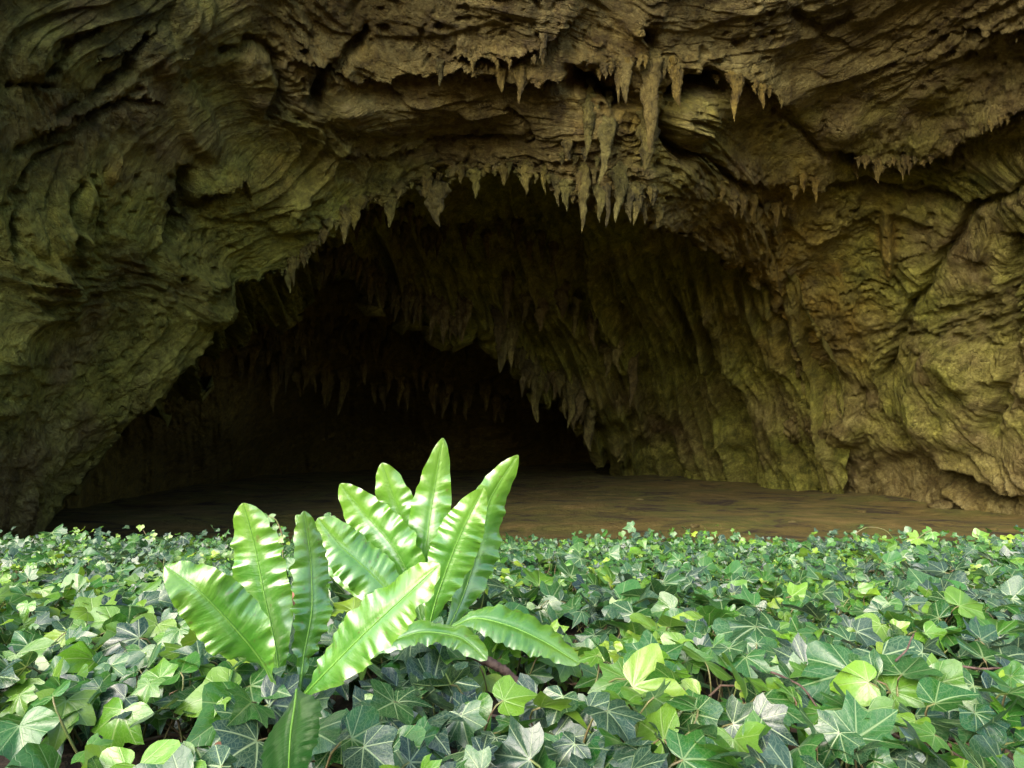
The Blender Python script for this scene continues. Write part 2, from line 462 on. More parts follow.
# hand placed features of the face: polylines in view coordinates
CRACKS = [  # points, half width, depth in metres
    ([(366, 42), (345, 62), (324, 72), (317, 104)], 6, .30),
    ([(232, 56), (258, 47), (279, 60), (286, 88), (276, 118)], 5, .18),
    ([(193, 182), (190, 205), (183, 240)], 8, .40),
    ([(160, 262), (182, 240), (210, 210), (226, 198)], 5, .18),
    ([(12, 86), (30, 82), (47, 88)], 4, .16),
    ([(52, 70), (70, 45), (98, 30)], 4, .18),
    ([(60, 115), (90, 100), (125, 75), (150, 40)], 5, .18),
    ([(20, 150), (70, 135), (110, 110), (140, 92)], 5, .14),
    ([(15, 255), (18, 205), (30, 170), (70, 145)], 4, .14),
    ([(70, 240), (74, 210), (84, 188)], 4, .16),
    ([(100, 235), (108, 205), (96, 180)], 4, .12),
    ([(435, 151), (465, 149), (497, 149)], 3, .12),
    ([(580, 86), (605, 92), (628, 100)], 13, .75),
    ([(658, 34), (667, 60), (662, 98)], 5, .32),
    ([(666, 120), (676, 145), (690, 158)], 8, .40),
    ([(688, 92), (704, 84), (722, 84)], 10, .75),
    ([(676, 145), (720, 166), (746, 192)], 4, .22),
    ([(842, 160), (868, 172), (905, 178), (935, 168)], 6, .32),
    ([(975, 140), (998, 128), (1024, 112)], 4, .2),
    ([(832, 192), (868, 196), (905, 206), (970, 216)], 4, .24),
    ([(905, 196), (940, 208), (970, 216)], 3, .16),
    ([(970, 216), (1000, 203), (1030, 186)], 4, .24),
    ([(970, 216), (948, 250), (918, 296), (898, 340), (886, 378)], 5, .30),
    ([(960, 41), (1000, 38), (1030, 34)], 3, .18),
    ([(895, 278), (905, 300), (912, 310)], 3, .14),
    ([(1012, 245), (1008, 300), (1012, 370), (985, 430)], 7, .30),
    ([(905, 440), (935, 475), (990, 500), (1020, 512)], 8, .30),
    ([(896, 338), (930, 333), (965, 336), (1004, 348)], 3, .12),
    ([(790, 392), (805, 378), (830, 385)], 4, .2),
    ([(860, 395), (868, 440), (858, 500)], 5, .18),
    ([(800, 20), (830, 40), (850, 25)], 6, .16),
    ([(778, 110), (800, 130), (826, 160)], 4, .16),
    ([(505, 118), (520, 132), (524, 152)], 3, .14),
]
LEDGES = [  # walk left to right: rock above stands out; height px, step in metres
    ([(440, 72), (470, 76), (510, 82), (560, 84), (602, 74)], 34, .34),
    ([(455, 62), (500, 61), (540, 52), (582, 22)], 30, .24),
    ([(300, 60), (330, 70), (365, 82), (400, 78), (440, 72)], 30, .20),
    ([(676, 100), (694, 82), (716, 77), (746, 81), (788, 103)], 26, .34),
    ([(840, 157), (868, 165), (902, 169), (936, 162), (985, 131), (1030, 112)], 40, .42),
    ([(955, 42), (1000, 39), (1030, 35)], 22, .18),
    ([(675, 146), (705, 158), (735, 176), (770, 190), (830, 190)], 26, .24),
    ([(205, 200), (228, 190), (246, 184), (252, 200)], 22, .24),
    ([(100, 62), (130, 52), (160, 30)], 20, .2),
    ([(40, 130), (90, 112), (140, 96), (165, 105)], 24, .2),
    ([(330, 152), (380, 162), (430, 150), (500, 147)], 26, .08),
    ([(650, 222), (690, 238), (740, 268), (790, 300)], 22, .10),
    ([(905, 442), (940, 470), (985, 492), (1024, 500)], 46, .34),
    ([(786, 405), (820, 392), (850, 388), (884, 396)], 0, 0),
]
BLOBS = [  # cx, cy, sx, sy, angle in degrees, metres
    (262, 84, 20, 38, -12, .20), (155, 52, 14, 30, 40, .16), (180, 58, 16, 28, 35, .14), (190, 18, 13, 26, 15, .16), (207, 22, 11, 24, 20, .14),
    (120, 168, 10, 22, 10, .12), (700, 122, 24, 24, 0, .22), (887, 248, 7, 30, -5, .26), (945, 395, 50, 62, 0, .42), (835, 420, 42, 30, 0, .25),
    (300, 215, 8, 22, 25, .14), (215, 300, 26, 30, 20, .24), (30, 60, 22, 30, 20, .16), (205, 130, 20, 40, -25, .16), (60, 230, 12, 50, 5, .16),
    (90, 220, 9, 44, 8, .14), (990, 330, 14, 60, 0, -.1), (750, 245, 8, 34, -18, .16), (768, 262, 7, 38, -14, .18), (730, 205, 10, 20, -30, .12),
    (860, 100, 120, 40, -8, .12), (400, 120, 90, 22, 4, .12), (160, 385, 40, 14, -50, .16), (900, 480, 40, 26, 0, -.25), (960, 488, 34, 14, 20, -.35),
]


def features(px, py):
    d = np.zeros(px.shape)
    for pts, w, a in CRACKS:
        q = np.array(pts)
        m = (px > q[:, 0].min() - 4 * w) & (px < q[:, 0].max() + 4 * w) & (py > q[:, 1].min() - 4 * w) & (py < q[:, 1].max() + 4 * w)
        if not m.any(): continue
        P2 = np.stack([px[m] * .06, py[m] * .06, 0 * px[m]], -1)
        jx = 5.5 * noise(P2) + 2.2 * noise(P2 * 3.1); jy = 5.5 * noise(P2 + 33) + 2.2 * noise(P2 * 3.1 + 12)
        s, _ = seg_dist(px[m] + jx, py[m] + jy, pts)
        d[m] -= a * np.exp(-(s / (w * (.75 + .8 * np.abs(noise(P2 * .8 + 5))))) ** 2)
    for pts, h, a in LEDGES:
        if not h: continue
        q = np.array(pts)
        m = (px > q[:, 0].min() - 20) & (px < q[:, 0].max() + 20) & (py > q[:, 1].min() - h * 1.5) & (py < q[:, 1].max() + 40)
        if not m.any(): continue
        P2 = np.stack([px[m] * .09, py[m] * .02, 0 * px[m]], -1)
        jy = 7 * noise(P2) + 5 * np.abs(noise(P2 * 2.7 + 9)) + 3 * noise(P2 * 5.5)
        s, sg = seg_dist(px[m], py[m] - jy, pts)
        ends = sstep(q[:, 0].min() - 15, q[:, 0].min() + 18, px[m]) * sstep(q[:, 0].max() + 15, q[:, 0].max() - 18, px[m])
        up = (sg >= 0)
        d[m] += ends * np.where(up, a * .6 * np.clip(1 - s / h, 0, 1) * sstep(-2, 2, s), -a * .5 * np.exp(-s / 9))
    for cx, cy, sx, sy, ang, a in BLOBS:
        c, s = math.cos(math.radians(ang)), math.sin(math.radians(ang))
        u = ((px - cx) * c + (py - cy) * s) / sx; v = (-(px - cx) * s + (py - cy) * c) / sy
        r = np.hypot(u, v)
        d += a * sstep(1.15, .55, r)
    return d


def tint_of(P, px, py, inside=0.0):
    n = fbm(P * .8 + 20, 3); n2 = fbm(P * 2.4 + 50, 3)
    g = (.75 * gauss(px, py, 60, 330, 190, 190) + .75 * gauss(px, py, 300, 240, 140, 90) + .9 * gauss(px, py, 240, 300, 70, 90)
         + .55 * gauss(px, py, 930, 330, 180, 150) + .45 * gauss(px, py, 700, 140, 60, 50) + .4 * gauss(px, py, 90, 60, 150, 120) + .3 * gauss(px, py, 980, 180, 160, 80))
    o = (.8 * gauss(px, py, 770, 250, 70, 90) + .55 * gauss(px, py, 640, 100, 60, 70) + .4 * gauss(px, py, 830, 330, 60, 60) + .35 * gauss(px, py, 520, 90, 120, 30)
         + .9 * gauss(px, py, 887, 248, 9, 34) + .6 * gauss(px, py, 125, 180, 16, 26) + .45 * gauss(px, py, 270, 180, 50, 30) + .35 * gauss(px, py, 330, 60, 80, 50))
    k = .8 * gauss(px, py, 150, 30, 50, 40) + .8 * gauss(px, py, 188, 220, 16, 34) + .7 * gauss(px, py, 315, 90, 14, 34) + .5 * gauss(px, py, 820, 20, 50, 28) + .35 * gauss(px, py, 20, 120, 60, 90)
    g = np.clip(1.35 * g * (1 + 1.2 * n) + .5 * n2 * (g > .1), 0, 1) * (1 - .6 * inside)
    o = np.clip(o * (1 + 1.2 * n2) + .25 * np.clip(n2 - .2, 0, 1), 0, 1)
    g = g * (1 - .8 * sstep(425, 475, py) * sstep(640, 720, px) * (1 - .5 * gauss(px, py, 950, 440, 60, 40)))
    if inside: g = np.clip(g + .75 + .8 * n, 0, 1); o = o * .6
    k = np.clip(k * (1 + 1.5 * n2) + .6 * np.clip(n - .35, 0, 1), 0, 1) * .9
    return np.stack([g, o, k], -1)


def smooth_jag(line, amp, seed):
    """Drip-like teeth along an edge given as points in view units: rounded bulges with sharp gaps between."""
    L = np.concatenate([[0], np.cumsum(np.linalg.norm(np.diff(line, axis=0), axis=1))])
    P = lambda wl: np.stack([L / wl + seed, L * 0, L * 0], -1)
    return amp * (1.6 * (.35 - np.abs(noise(P(34)))) + .9 * (.3 - np.abs(noise(P(15) + 9))) + .30 * noise(P(7) + 4))


SURF = {}


def bake_lookup(key, P):
    x, y, d = to_px(P.reshape(-1, 3))
    H = np.full((280, 360), 99.0)      # 4 view units a cell, origin at -200,-200
    i = ((y + 200) / 4).astype(int); j = ((x + 200) / 4).astype(int)
    ok = (i >= 0) & (i < 280) & (j >= 0) & (j < 360) & (d > .5)
    np.minimum.at(H, (i[ok], j[ok]), d[ok])
    SURF[key] = H


def depth_at(key, px, py, rad=1):
    H = SURF[key]
    i = int((py + 200) / 4); j = int((px + 200) / 4)
    w = H[max(i - rad, 0):i + rad + 1, max(j - rad, 0):j + rad + 1]
    w = w[w < 90]
    return float(np.median(w)) if len(w) else None


def outer_shell():
    n = len(ARCH)
    A, M = np.array(ARCH, float), np.array(MID, float)
    L = np.maximum(np.linalg.norm(np.diff(A, axis=0), axis=1), .75 * np.linalg.norm(np.diff(M, axis=0), axis=1))
    cum = np.concatenate([[0], np.cumsum(L)])
    NS = 1150
    idx = np.interp(np.linspace(0, cum[-1], NS), cum, np.arange(n))
    a, m, o = ease(ARCH, idx), ease(MID, idx), ease(OUTER, idx)
    jag = smooth_jag(a, 13.0, 2.0)
    jag *= sstep(5, 7, idx) * sstep(19.5, 18, idx) * .9 + .25
    c = np.array([470., 440.])
    o0 = (a - c) / np.linalg.norm(a - c, axis=1, keepdims=True)
    a = a - o0 * jag[:, None]
    rows = []
    # behind the lip: the edge turns back and up out of sight
    out = (a - c); out /= np.linalg.norm(out, axis=1, keepdims=True)
    back = 1.0 * sstep(20.5, 18, idx) + .12
    for t in np.linspace(1, 0, 16)[:-1]:
        rows.append((a + out * (38 * back * (1 - math.cos(t * math.pi / 2)) )[:, None], 1.7 * back * math.sin(t * math.pi / 2)))
    for t in np.linspace(0, 1, 400) ** 1.12:
        rows.append((a + (m - a) * t, 0 * back))
    for t in np.linspace(0, 1, 60)[1:]:
        rows.append((m + (o - m) * t, 0 * back))
    px = np.stack([r[0][:, 0] for r in rows]); py = np.stack([r[0][:, 1] for r in rows]); ext = np.stack([r[1] for r in rows])
    D = np.maximum(D_OUT(px, py), 2.6) + ext
    P = at(px, py, D)
    N = normals(P)
    toward = -P / np.linalg.norm(P, axis=-1, keepdims=True)
    if (N * toward).sum(-1).mean() < 0: N = -N
    # broad relief first so that the fine layers follow it
    calm = 1 - .52 * sstep(250, 380, px) * sstep(230, 120, py) - .25 * gauss(px, py, 900, 230, 140, 80)
    disp, Fl = rock_relief(P, px, py, OUT_REG, calm)
    disp = disp + features(px, py)
    lip = np.ones(len(rows)); lip[:15] = np.linspace(.3, 1, 15)
    disp = disp * lip[:, None]
    Nf = N * .75 + toward * .25
    P2 = P + Nf * (disp - .25)[..., None]
    bake_lookup('outer', P2[15:420])
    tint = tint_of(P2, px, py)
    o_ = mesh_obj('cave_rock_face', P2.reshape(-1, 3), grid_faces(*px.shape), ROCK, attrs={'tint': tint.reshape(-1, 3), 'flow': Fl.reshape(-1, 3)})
    tag(o_, 'flaky brown and mossy olive limestone face arching round the dark cave mouth', 'cave', kind='structure')
    return P2[-1]


def expand(p, k):
    p = np.array(p, float); c = np.array([500., 430.])
    return p + (p - c) / np.linalg.norm(p - c) * k


IN_EDGE = [(150, 420), (235, 335), (285, 300), (318, 270), (345, 258), (372, 280), (400, 300), (428, 306), (452, 326), (470, 306), (496, 318), (515, 352), (540, 392), (560, 384), (577, 410),
           (600, 445), (612, 462), (628, 485), (634, 560)]
IN_OUT = [(100, 330), (190, 270), (235, 230), (280, 180), (340, 150), (390, 135), (430, 125), (470, 115), (510, 110), (560, 115), (600, 135), (650, 145), (700, 180), (745, 215), (790, 260),
          (840, 330), (850, 400), (850, 500), (850, 580)]
D_IN = tps([(150, 420, 10.5), (235, 335, 10.8), (285, 300, 11.2), (345, 258, 11.8), (400, 300, 12.8), (452, 326, 13.3), (515, 352, 14.5), (577, 410, 16.6), (628, 485, 20.0), (634, 560, 20.0),
            (700, 482, 17.6), (784, 488, 15.3), (850, 500, 13.7), (803, 395, 13.3), (745, 275, 11.6), (700, 250, 11.0), (640, 205, 9.9), (520, 160, 10.8), (420, 190, 10.3), (330, 220, 9.7),
            (600, 240, 11.0), (500, 240, 12.4), (650, 330, 14.0), (560, 320, 14.2), (720, 380, 14.6), (660, 420, 17), (240, 260, 9.6), (790, 260, 11.0)])


def inner_shell():
    n = len(IN_EDGE)
    A, M = np.array(IN_EDGE, float), np.array(IN_OUT, float)
    L = np.maximum(np.linalg.norm(np.diff(A, axis=0), axis=1), .8 * np.linalg.norm(np.diff(M, axis=0), axis=1))
    cum = np.concatenate([[0], np.cumsum(L)])
    NS = 620
    idx = np.interp(np.linspace(0, cum[-1], NS), cum, np.arange(n))
    a, m = ease(IN_EDGE, idx), ease(IN_OUT, idx)
    jag = smooth_jag(a, 13.0, 31.0) * sstep(17, 15.5, idx)
    o0 = (a - np.array([420., 520.])) / np.linalg.norm(a - np.array([420., 520.]), axis=1, keepdims=True)
    a = a - o0 * jag[:, None]
    rows = []
    out = a - np.array([420., 520.]); out /= np.linalg.norm(out, axis=1, keepdims=True)
    for t in np.linspace(1, 0, 12)[:-1]:
        rows.append((a + out * 34 * (1 - math.cos(t * math.pi / 2)), 2.2 * math.sin(t * math.pi / 2)))
    for t in np.linspace(0, 1, 230):
        rows.append((a + (m - a) * t, 0.0))
    px = np.stack([r[0][:, 0] for r in rows]); py = np.stack([r[0][:, 1] for r in rows])
    ext = np.array([r[1] for r in rows])[:, None]
    P = at(px, py, D_IN(px, py) + ext)
    N = normals(P)
    toward = -P / np.linalg.norm(P, axis=-1, keepdims=True)
    if (N * toward).sum(-1).mean() < 0: N = -N
    disp, Fl = rock_relief(P, px, py, IN_REG, .45)
    # flowstone pleats running down the wall
    wv = 10 * noise(np.stack([px * .01, py * .012, px * 0 + 1], -1))
    u = px - py * .36 + wv
    fl = (.5 - np.abs(noise(np.stack([u * .030, py * .004, px * 0], -1)))) * 1.5 + .7 * (.4 - np.abs(noise(np.stack([u * .085, py * .010, px * 0 + 3], -1)))) + .35 * (.4 - np.abs(noise(np.stack([u * .20, py * .025, px * 0 + 6], -1))))
    fl = fl * (.5 + sstep(200, 300, py))
    disp += .50 * fl
    disp *= np.concatenate([np.linspace(.3, 1, 11), np.ones(230)])[:, None]
    P2 = P + (N * .7 + toward * .3) * (disp - .3)[..., None]
    bake_lookup('inner', P2[11:])
    tint = tint_of(P2, px, py, 1.0)
    o_ = mesh_obj('cave_vault', P2.reshape(-1, 3), grid_faces(*px.shape), ROCK, attrs={'tint': tint.reshape(-1, 3), 'flow': Fl.reshape(-1, 3)})
    tag(o_, 'fluted dim limestone vault inside the cave mouth, sloping down to the right', 'cave', kind='structure')


D_BACK = tps([(40, 480, 11.0), (110, 500, 12.5), (150, 400, 12.5), (240, 300, 12.8), (300, 260, 13.0), (300, 350, 14.6), (230, 440, 14.5), (200, 480, 16), (400, 300, 15.5), (400, 380, 17), (400, 450, 24), (300, 470, 22),
              (500, 330, 17), (520, 420, 21), (560, 460, 27), (640, 480, 27), (700, 400, 22), (700, 200, 18), (400, 180, 15), (200, 200, 12.5), (60, 300, 11), (400, 540, 26), (640, 560, 28), (100, 580, 12.5)])


def back_shell():
    x = np.linspace(20, 720, 420); y = np.linspace(170, 580, 240)
    py, px = np.meshgrid(y, x, indexing='ij')
    P = at(px, py, D_BACK(px, py))
    N = normals(P)
    toward = -P / np.linalg.norm(P, axis=-1, keepdims=True)
    if (N * toward).sum(-1).mean() < 0: N = -N
    disp, Fl = rock_relief(P, px, py, IN_REG, .45)
    disp += .30 * noise(np.stack([px * .06, py * .012, px * 0], -1)) + .2 * np.abs(noise(np.stack([px * .14, py * .02, px * 0 + 5], -1)))
    disp += .5 * gauss(px, py, 232, 445, 22, 34)
    P2 = P + toward * (disp - .3)[..., None]
    bake_lookup('back', P2)
    tint = tint_of(P2, px, py, 1.0) * np.array([1, 1, 1.])
    tint[..., 1] = np.clip(tint[..., 1] + .5, 0, 1); tint[..., 0] *= .3
    o_ = mesh_obj('cave_back_wall', P2.reshape(-1, 3), grid_faces(*px.shape), ROCK, attrs={'tint': tint.reshape(-1, 3), 'flow': Fl.reshape(-1, 3)})
    tag(o_, 'unlit rear wall of the cave chamber hung with drapes of dripstone', 'cave', kind='structure')


rim = outer_shell()
inner_shell()
back_shell()


def hillside(rim):
    """The cliff and hill the cave lies in: closes the rock behind and above the mouth."""
    c = np.array([1.0, 4.5, -1.5])
    rows = [rim]
    for k, dy, dz in ((1.35, .3, .6), (1.9, 1.2, 2.0), (2.6, 5, 3.0), (3.4, 14, 3.5), (3.4, 28, 3.0), (2.6, 42, 2.0), (1.2, 52, 1.0), (.02, 55, 0)):
        r = c + (rim - c) * np.array([k, 1.0, k]) + np.array([0, dy, dz])
        rows.append(r)
    R = np.stack(rows)
    # finer rows
    t = np.linspace(0, len(rows) - 1, 90)
    i = np.clip(t.astype(int), 0, len(rows) - 2); f = (t - i)[:, None, None]
    P = R[i] * (1 - f) + R[i + 1] * f
    P = P[:, ::6]
    w = sstep(0, 6, np.arange(90.))[:, None, None]
    P = P + w * np.stack([.9 * fbm(P * .25 + 7, 3), .9 * fbm(P * .25 + 77, 3), .9 * fbm(P * .25 + 17, 3)], -1)
    tint = np.zeros(P.shape) + np.array([.5, .2, .1])
    o_ = mesh_obj('hillside', P.reshape(-1, 3), grid_faces(*P.shape[:2]), ROCK, attrs={'tint': tint.reshape(-1, 3), 'flow': P.reshape(-1, 3)})
    tag(o_, 'rocky hillside above and behind the cave mouth', 'hill', kind='structure')


hillside(rim)

# ------------------------------------------------------------------ ground
IVY_FAR = 3.05


def ivy_z(x, y):
    """Height of the leaf carpet's surface."""
    P = np.stack([np.asarray(x, float), np.asarray(y, float), 0 * np.asarray(x, float)], -1)
    return -.158 - .077 * y + .026 * noise(P * 2.4 + 5) + .020 * noise(P * 5.5 + 2) + .02 * sstep(1.2, 2.6, y) * noise(P * 1.7 + 31)


def soil_z(x, y):
    z = ivy_z(x, np.minimum(y, 3.2)) - .062
    return np.where(y > 3.1, z - (1 - np.cos(np.clip((y - 3.1) / 2.3, 0, 1) * math.pi)) * .5 * (1.02 + z), z)


def floor_z(x, y):
    P = np.stack([x, y, 0 * x], -1)
    return -1.02 + .021 * (y - 8) + .13 * noise(P * np.array([.22, .40, 1])) + .06 * noise(P * np.array([.55, .9, 1]) + 9) + .025 * noise(P * np.array([1.6, 2.2, 1]) + 19) + .10 * sstep(12, 17, y) * sstep(-1, 3, x) + .10 * sstep(3, 9, x) * noise(P * .35 + 4)


def make_ground():
    ys = np.concatenate([-np.geomspace(60, .6, 40), np.linspace(-.5, 5.5, 150)])
    xs = np.concatenate([-np.geomspace(60, 4.2, 26), np.linspace(-4, 4, 180), np.geomspace(4.2, 60, 26)])
    y, x = np.meshgrid(ys, xs, indexing='ij')
    z = soil_z(x, np.maximum(y, -.3))
    far = sstep(3.5, 6, np.abs(x))
    z = z * (1 - far) + (-.85) * far * 1.0
    P2 = np.stack([x, y, 0 * x], -1)
    z = z + .006 * noise(P2 * 22) + .004 * noise(P2 * 50)
    V = np.stack([x, y, z], -1)
    tag(mesh_obj('ground', V.reshape(-1, 3), grid_faces(*x.shape), SOIL), 'dark soil under the ivy in front of the cave', 'ground', kind='structure')
    ys = np.linspace(5.45, 45, 260); xs = np.linspace(-30, 30, 200)
    y, x = np.meshgrid(ys, xs, indexing='ij')
    z = floor_z(x, y)
    V = np.stack([x, y, z], -1)
    tag(mesh_obj('cave_floor', V.reshape(-1, 3), grid_faces(*x.shape), SAND), 'bare streaky brown sand floor of the cave beyond the ivy', 'floor', kind='structure')


make_ground()

# ------------------------------------------------------------------ stalactites
def stalactite(name, px, py, length, width, key, label, group, tint, lean=0.0, flat=.7, sink=.0, push=0.0):
    d = depth_at(key, px, py - 3) or depth_at(key, px, py - 10, 3)
    if d is None: return None
    d -= push
    m = d / F
    L, W = length * m, width * m * .5
    nr, ns = (40, 18) if length > 24 else (24, 12)
    seed = random.uniform(0, 500)
    root = at(px, py, d)
    t = np.linspace(-.9, 1, nr)
    ang = np.linspace(0, 2 * math.pi, ns, endpoint=False)
    k = random.uniform(.55, .95)
    rad = np.where(t < 0, 1 + .25 * np.sin(np.clip(-t / .25, 0, 1) * math.pi) - .55 * sstep(.1, .9, -t), np.clip(1 - t, 0, 1) ** k * (1 - .12 * t))
    rad = W * (rad + (.34 * noise(np.stack([t * 3.5 + seed, t * 0, t * 0], -1)) + .22 * noise(np.stack([t * 9 + seed, t * 0 + 3, t * 0], -1))) * np.clip(1.08 - t, 0, 1))
    rad = np.maximum(rad, W * .02)
    T, Aa = np.meshgrid(t, ang, indexing='ij')
    flute = 1 + .55 * noise(np.stack([np.cos(Aa) * 1.7 + seed, np.sin(Aa) * 1.7, T * 1.3], -1)) + .34 * noise(np.stack([np.cos(Aa) * 4 + seed, np.sin(Aa) * 4, T * 5], -1))
    bend = W * .7 * noise(np.stack([t * 1.5 + seed * 1.7, t * 0 + 4, t * 0], -1))
    X = rad[:, None] * flute * np.cos(Aa) + (bend + lean * L * t * np.abs(t))[:, None]
    Y = rad[:, None] * flute * np.sin(Aa) * flat + np.where(t < 0, .35 * -t * L, 0)[:, None]
    Z = -(t * L)[:, None] + 0 * Aa
    V = np.stack([X, Y, Z], -1)
    q3 = V / (W * 1.1) + seed
    V = V + W * (1.05 - np.clip(T, 0, 1))[..., None] * (.38 * np.stack([noise(q3), noise(q3 + 50), noise(q3 + 90)], -1) + .20 * np.stack([noise(q3 * 2.7), noise(q3 * 2.7 + 50), noise(q3 * 2.7 + 90)], -1))
    V = np.concatenate([V.reshape(-1, 3), [[bend[-1] + lean * L, 0, -L * 1.02]]])
    Fq = grid_faces(nr, ns, True)
    last = (nr - 1) * ns
    tri = np.array([[last + j, len(V) - 1, last + (j + 1) % ns] for j in range(ns)])
    tv = np.clip(np.array(tint) + .25 * np.array([random.uniform(-1, 1), random.uniform(-1.6, .4), random.uniform(.0, 2.2)]), 0, 1)
    o = mesh_obj(name, V, [Fq, tri], ROCK, attrs={'tint': np.tile(tv, (len(V), 1)), 'flow': (V + root)[:, [0, 2, 1]]})
    o.location = root
    tag(o, label, 'stalactite', group)
    return o


# large ones one can tell apart
BIG = [
    (624, 62, 44, 16, 'thick blunt stalactite on the left edge of the ochre cluster under the ceiling', (.0, .7, .0), 0),
    (652, 58, 98, 24, 'longest ochre stalactite column hanging in the middle of the ceiling', (.1, .8, 0), -.05),
    (648, 118, 55, 24, 'dark mossy lower tip beneath the longest ochre stalactite', (.5, .3, .4), -.1),
    (590, 112, 46, 16, 'ragged brown drape of dripstone left of the ochre column', (.3, .3, .1), -.08),
    (606, 130, 56, 18, 'broad brown dripstone drape above the vault entrance', (.2, .3, .2), -.12),
    (584, 172, 62, 15, 'long pale-tipped stalactite at the lowest point of the arch lip', (.3, .5, 0), -.06),
    (620, 172, 52, 18, 'dark stalactite hanging just right of the long pale-tipped one', (.4, .3, .3), -.08),
    (520, 72, 34, 16, 'ochre cone hanging under the horizontal ceiling ledge', (0, .9, 0), 0),
    (501, 72, 22, 12, 'short cone left of the ochre cone under the ceiling ledge', (0, .8, 0), 0),
    (735, 80, 44, 14, 'slender ochre stalactite over the right ceiling hollow', (.1, .9, 0), -.06),
    (762, 88, 22, 10, 'short ochre stalactite right of the slender one by the hollow', (.1, .9, 0), 0),
    (676, 72, 36, 14, 'ochre stalactite on the left rim of the ceiling hollow', (.1, .9, 0), .08),
    (877, 164, 20, 12, 'stubby tan stalactite under the long right ledge', (.1, .7, 0), 0),
    (902, 165, 17, 8, 'thin tan stalactite under the long right ledge', (.1, .7, 0), 0),
    (436, 196, 32, 24, 'pale flat curtain of dripstone tucked under the arch lip', (.3, .1, .1), .12),
    (290, 268, 26, 10, 'single drip at the left corner of the arch lip', (.6, .4, 0), 0),
    (544, 38, 22, 8, 'grey tooth of rock on the upper ceiling step', (.0, .0, .1), -.25),
    (440, 64, 24, 9, 'small grey stalactite on the upper left of the ceiling ledge', (.0, .1, .1), 0),
    (815, 182, 22, 10, 'ochre drip below the diagonal crack on the right wall', (.1, .9, 0), 0),
    (803, 178, 16, 7, 'tiny ochre drip beside the drip below the diagonal crack', (.1, .9, 0), 0),
]
for x, y, L, W, lab, tn, ln in BIG:
    stalactite('stalactite', x, y, L, W * .88, 'outer', lab, None, tn, ln, .6)


def along(pts, n, jit):
    pts = np.array(pts, float)
    L = np.concatenate([[0], np.cumsum(np.linalg.norm(np.diff(pts, axis=0), axis=1))])
    out = []
    for k in range(n):
        s = (k + .5 + random.uniform(-.35, .35)) / n * L[-1]
        out.append((np.interp(s, L, pts[:, 0]), np.interp(s, L, pts[:, 1]) + random.uniform(-jit, jit)))
    return out


ROWS = [
    ('outer', [(292, 268), (330, 226), (365, 204), (445, 176), (515, 166), (560, 184), (600, 204)], 48, 5, (5, 34), (5, 15), (.6, .45, .15), 'short brown-green stalactite in the fringe along the arch lip', 'stalactites fringing the arch lip'),
    ('outer', [(560, 150), (600, 178), (640, 190), (660, 205)], 22, 16, (10, 46), (5, 14), (.3, .4, .3), 'drooping stalactite in the ragged bunch right of the arch top', 'stalactites bunched right of the arch top'),
    ('outer', [(596, 70), (640, 62), (675, 66)], 12, 7, (10, 46), (5, 13), (.1, .8, 0), 'ochre stalactite in the cluster around the long column', 'ochre stalactites around the column'),
    ('outer', [(466, 62), (500, 62), (520, 66), (545, 55)], 9, 2, (6, 13), (4, 7), (0, .7, 0), 'small ochre drip under the ceiling step', 'small drips under the ceiling step'),
    ('outer', [(700, 78), (730, 78), (785, 98)], 9, 3, (8, 18), (5, 9), (.1, .9, 0), 'small ochre drip around the right ceiling hollow', 'drips around the ceiling hollow'),
    ('outer', [(850, 160), (880, 166), (935, 160)], 12, 4, (5, 17), (4, 9), (.1, .6, .1), 'small tan drip along the long right ledge', 'drips along the right ledge'),
    ('outer', [(980, 128), (1010, 116)], 4, 2, (7, 12), (4, 7), (.1, .6, 0), 'tiny drip on the crack at the right edge', 'drips at the right edge crack'),
    ('outer', [(720, 190), (760, 205), (800, 196)], 9, 8, (10, 26), (6, 11), (.2, .9, 0), 'ochre dripstone fold on the right wall below the hollow', 'dripstone folds on the right wall'),
    ('inner', [(318, 262), (345, 252), (372, 276), (400, 296), (428, 302), (452, 322), (470, 302)], 30, 5, (16, 36), (6, 11), (0, .35, .1), 'reddish brown stalactite in the fringe of the inner vault edge', 'stalactites on the inner vault edge'),
    ('inner', [(496, 314), (515, 346), (540, 386), (560, 380), (577, 404), (588, 420)], 18, 6, (16, 42), (8, 16), (.15, .1, .1), 'grey brown stalactite in the curtain on the sloping vault edge', 'stalactites in the sloping curtain'),
    ('inner', [(440, 230), (480, 225), (520, 232), (560, 250)], 9, 10, (14, 32), (6, 12), (0, .3, .1), 'dim stalactite on the vault ceiling behind the arch lip', 'stalactites on the vault ceiling'),
    ('inner', [(345, 215), (380, 212), (420, 222), (440, 240)], 16, 12, (16, 34), (6, 12), (0, .35, .1), 'dim reddish stalactite behind the left of the arch lip', 'stalactites behind the arch lip'),
    ('inner', [(500, 270), (560, 300), (600, 340), (640, 380)], 9, 18, (24, 56), (9, 16), (.1, .15, .1), 'dim flowstone rib on the sloping vault wall', 'flowstone ribs on the vault wall'),
    ('back', [(245, 300), (280, 320), (330, 330), (400, 335), (470, 345)], 34, 12, (18, 40), (7, 13), (0, .7, .05), 'dark ochre stalactite hanging on the rear wall of the chamber', 'stalactites on the rear wall, upper row'),
    ('back', [(230, 350), (300, 365), (380, 375), (470, 385), (510, 395)], 34, 14, (20, 44), (7, 14), (.1, .6, .05), 'dark brown stalactite low on the rear wall of the chamber', 'stalactites on the rear wall, lower row'),
]
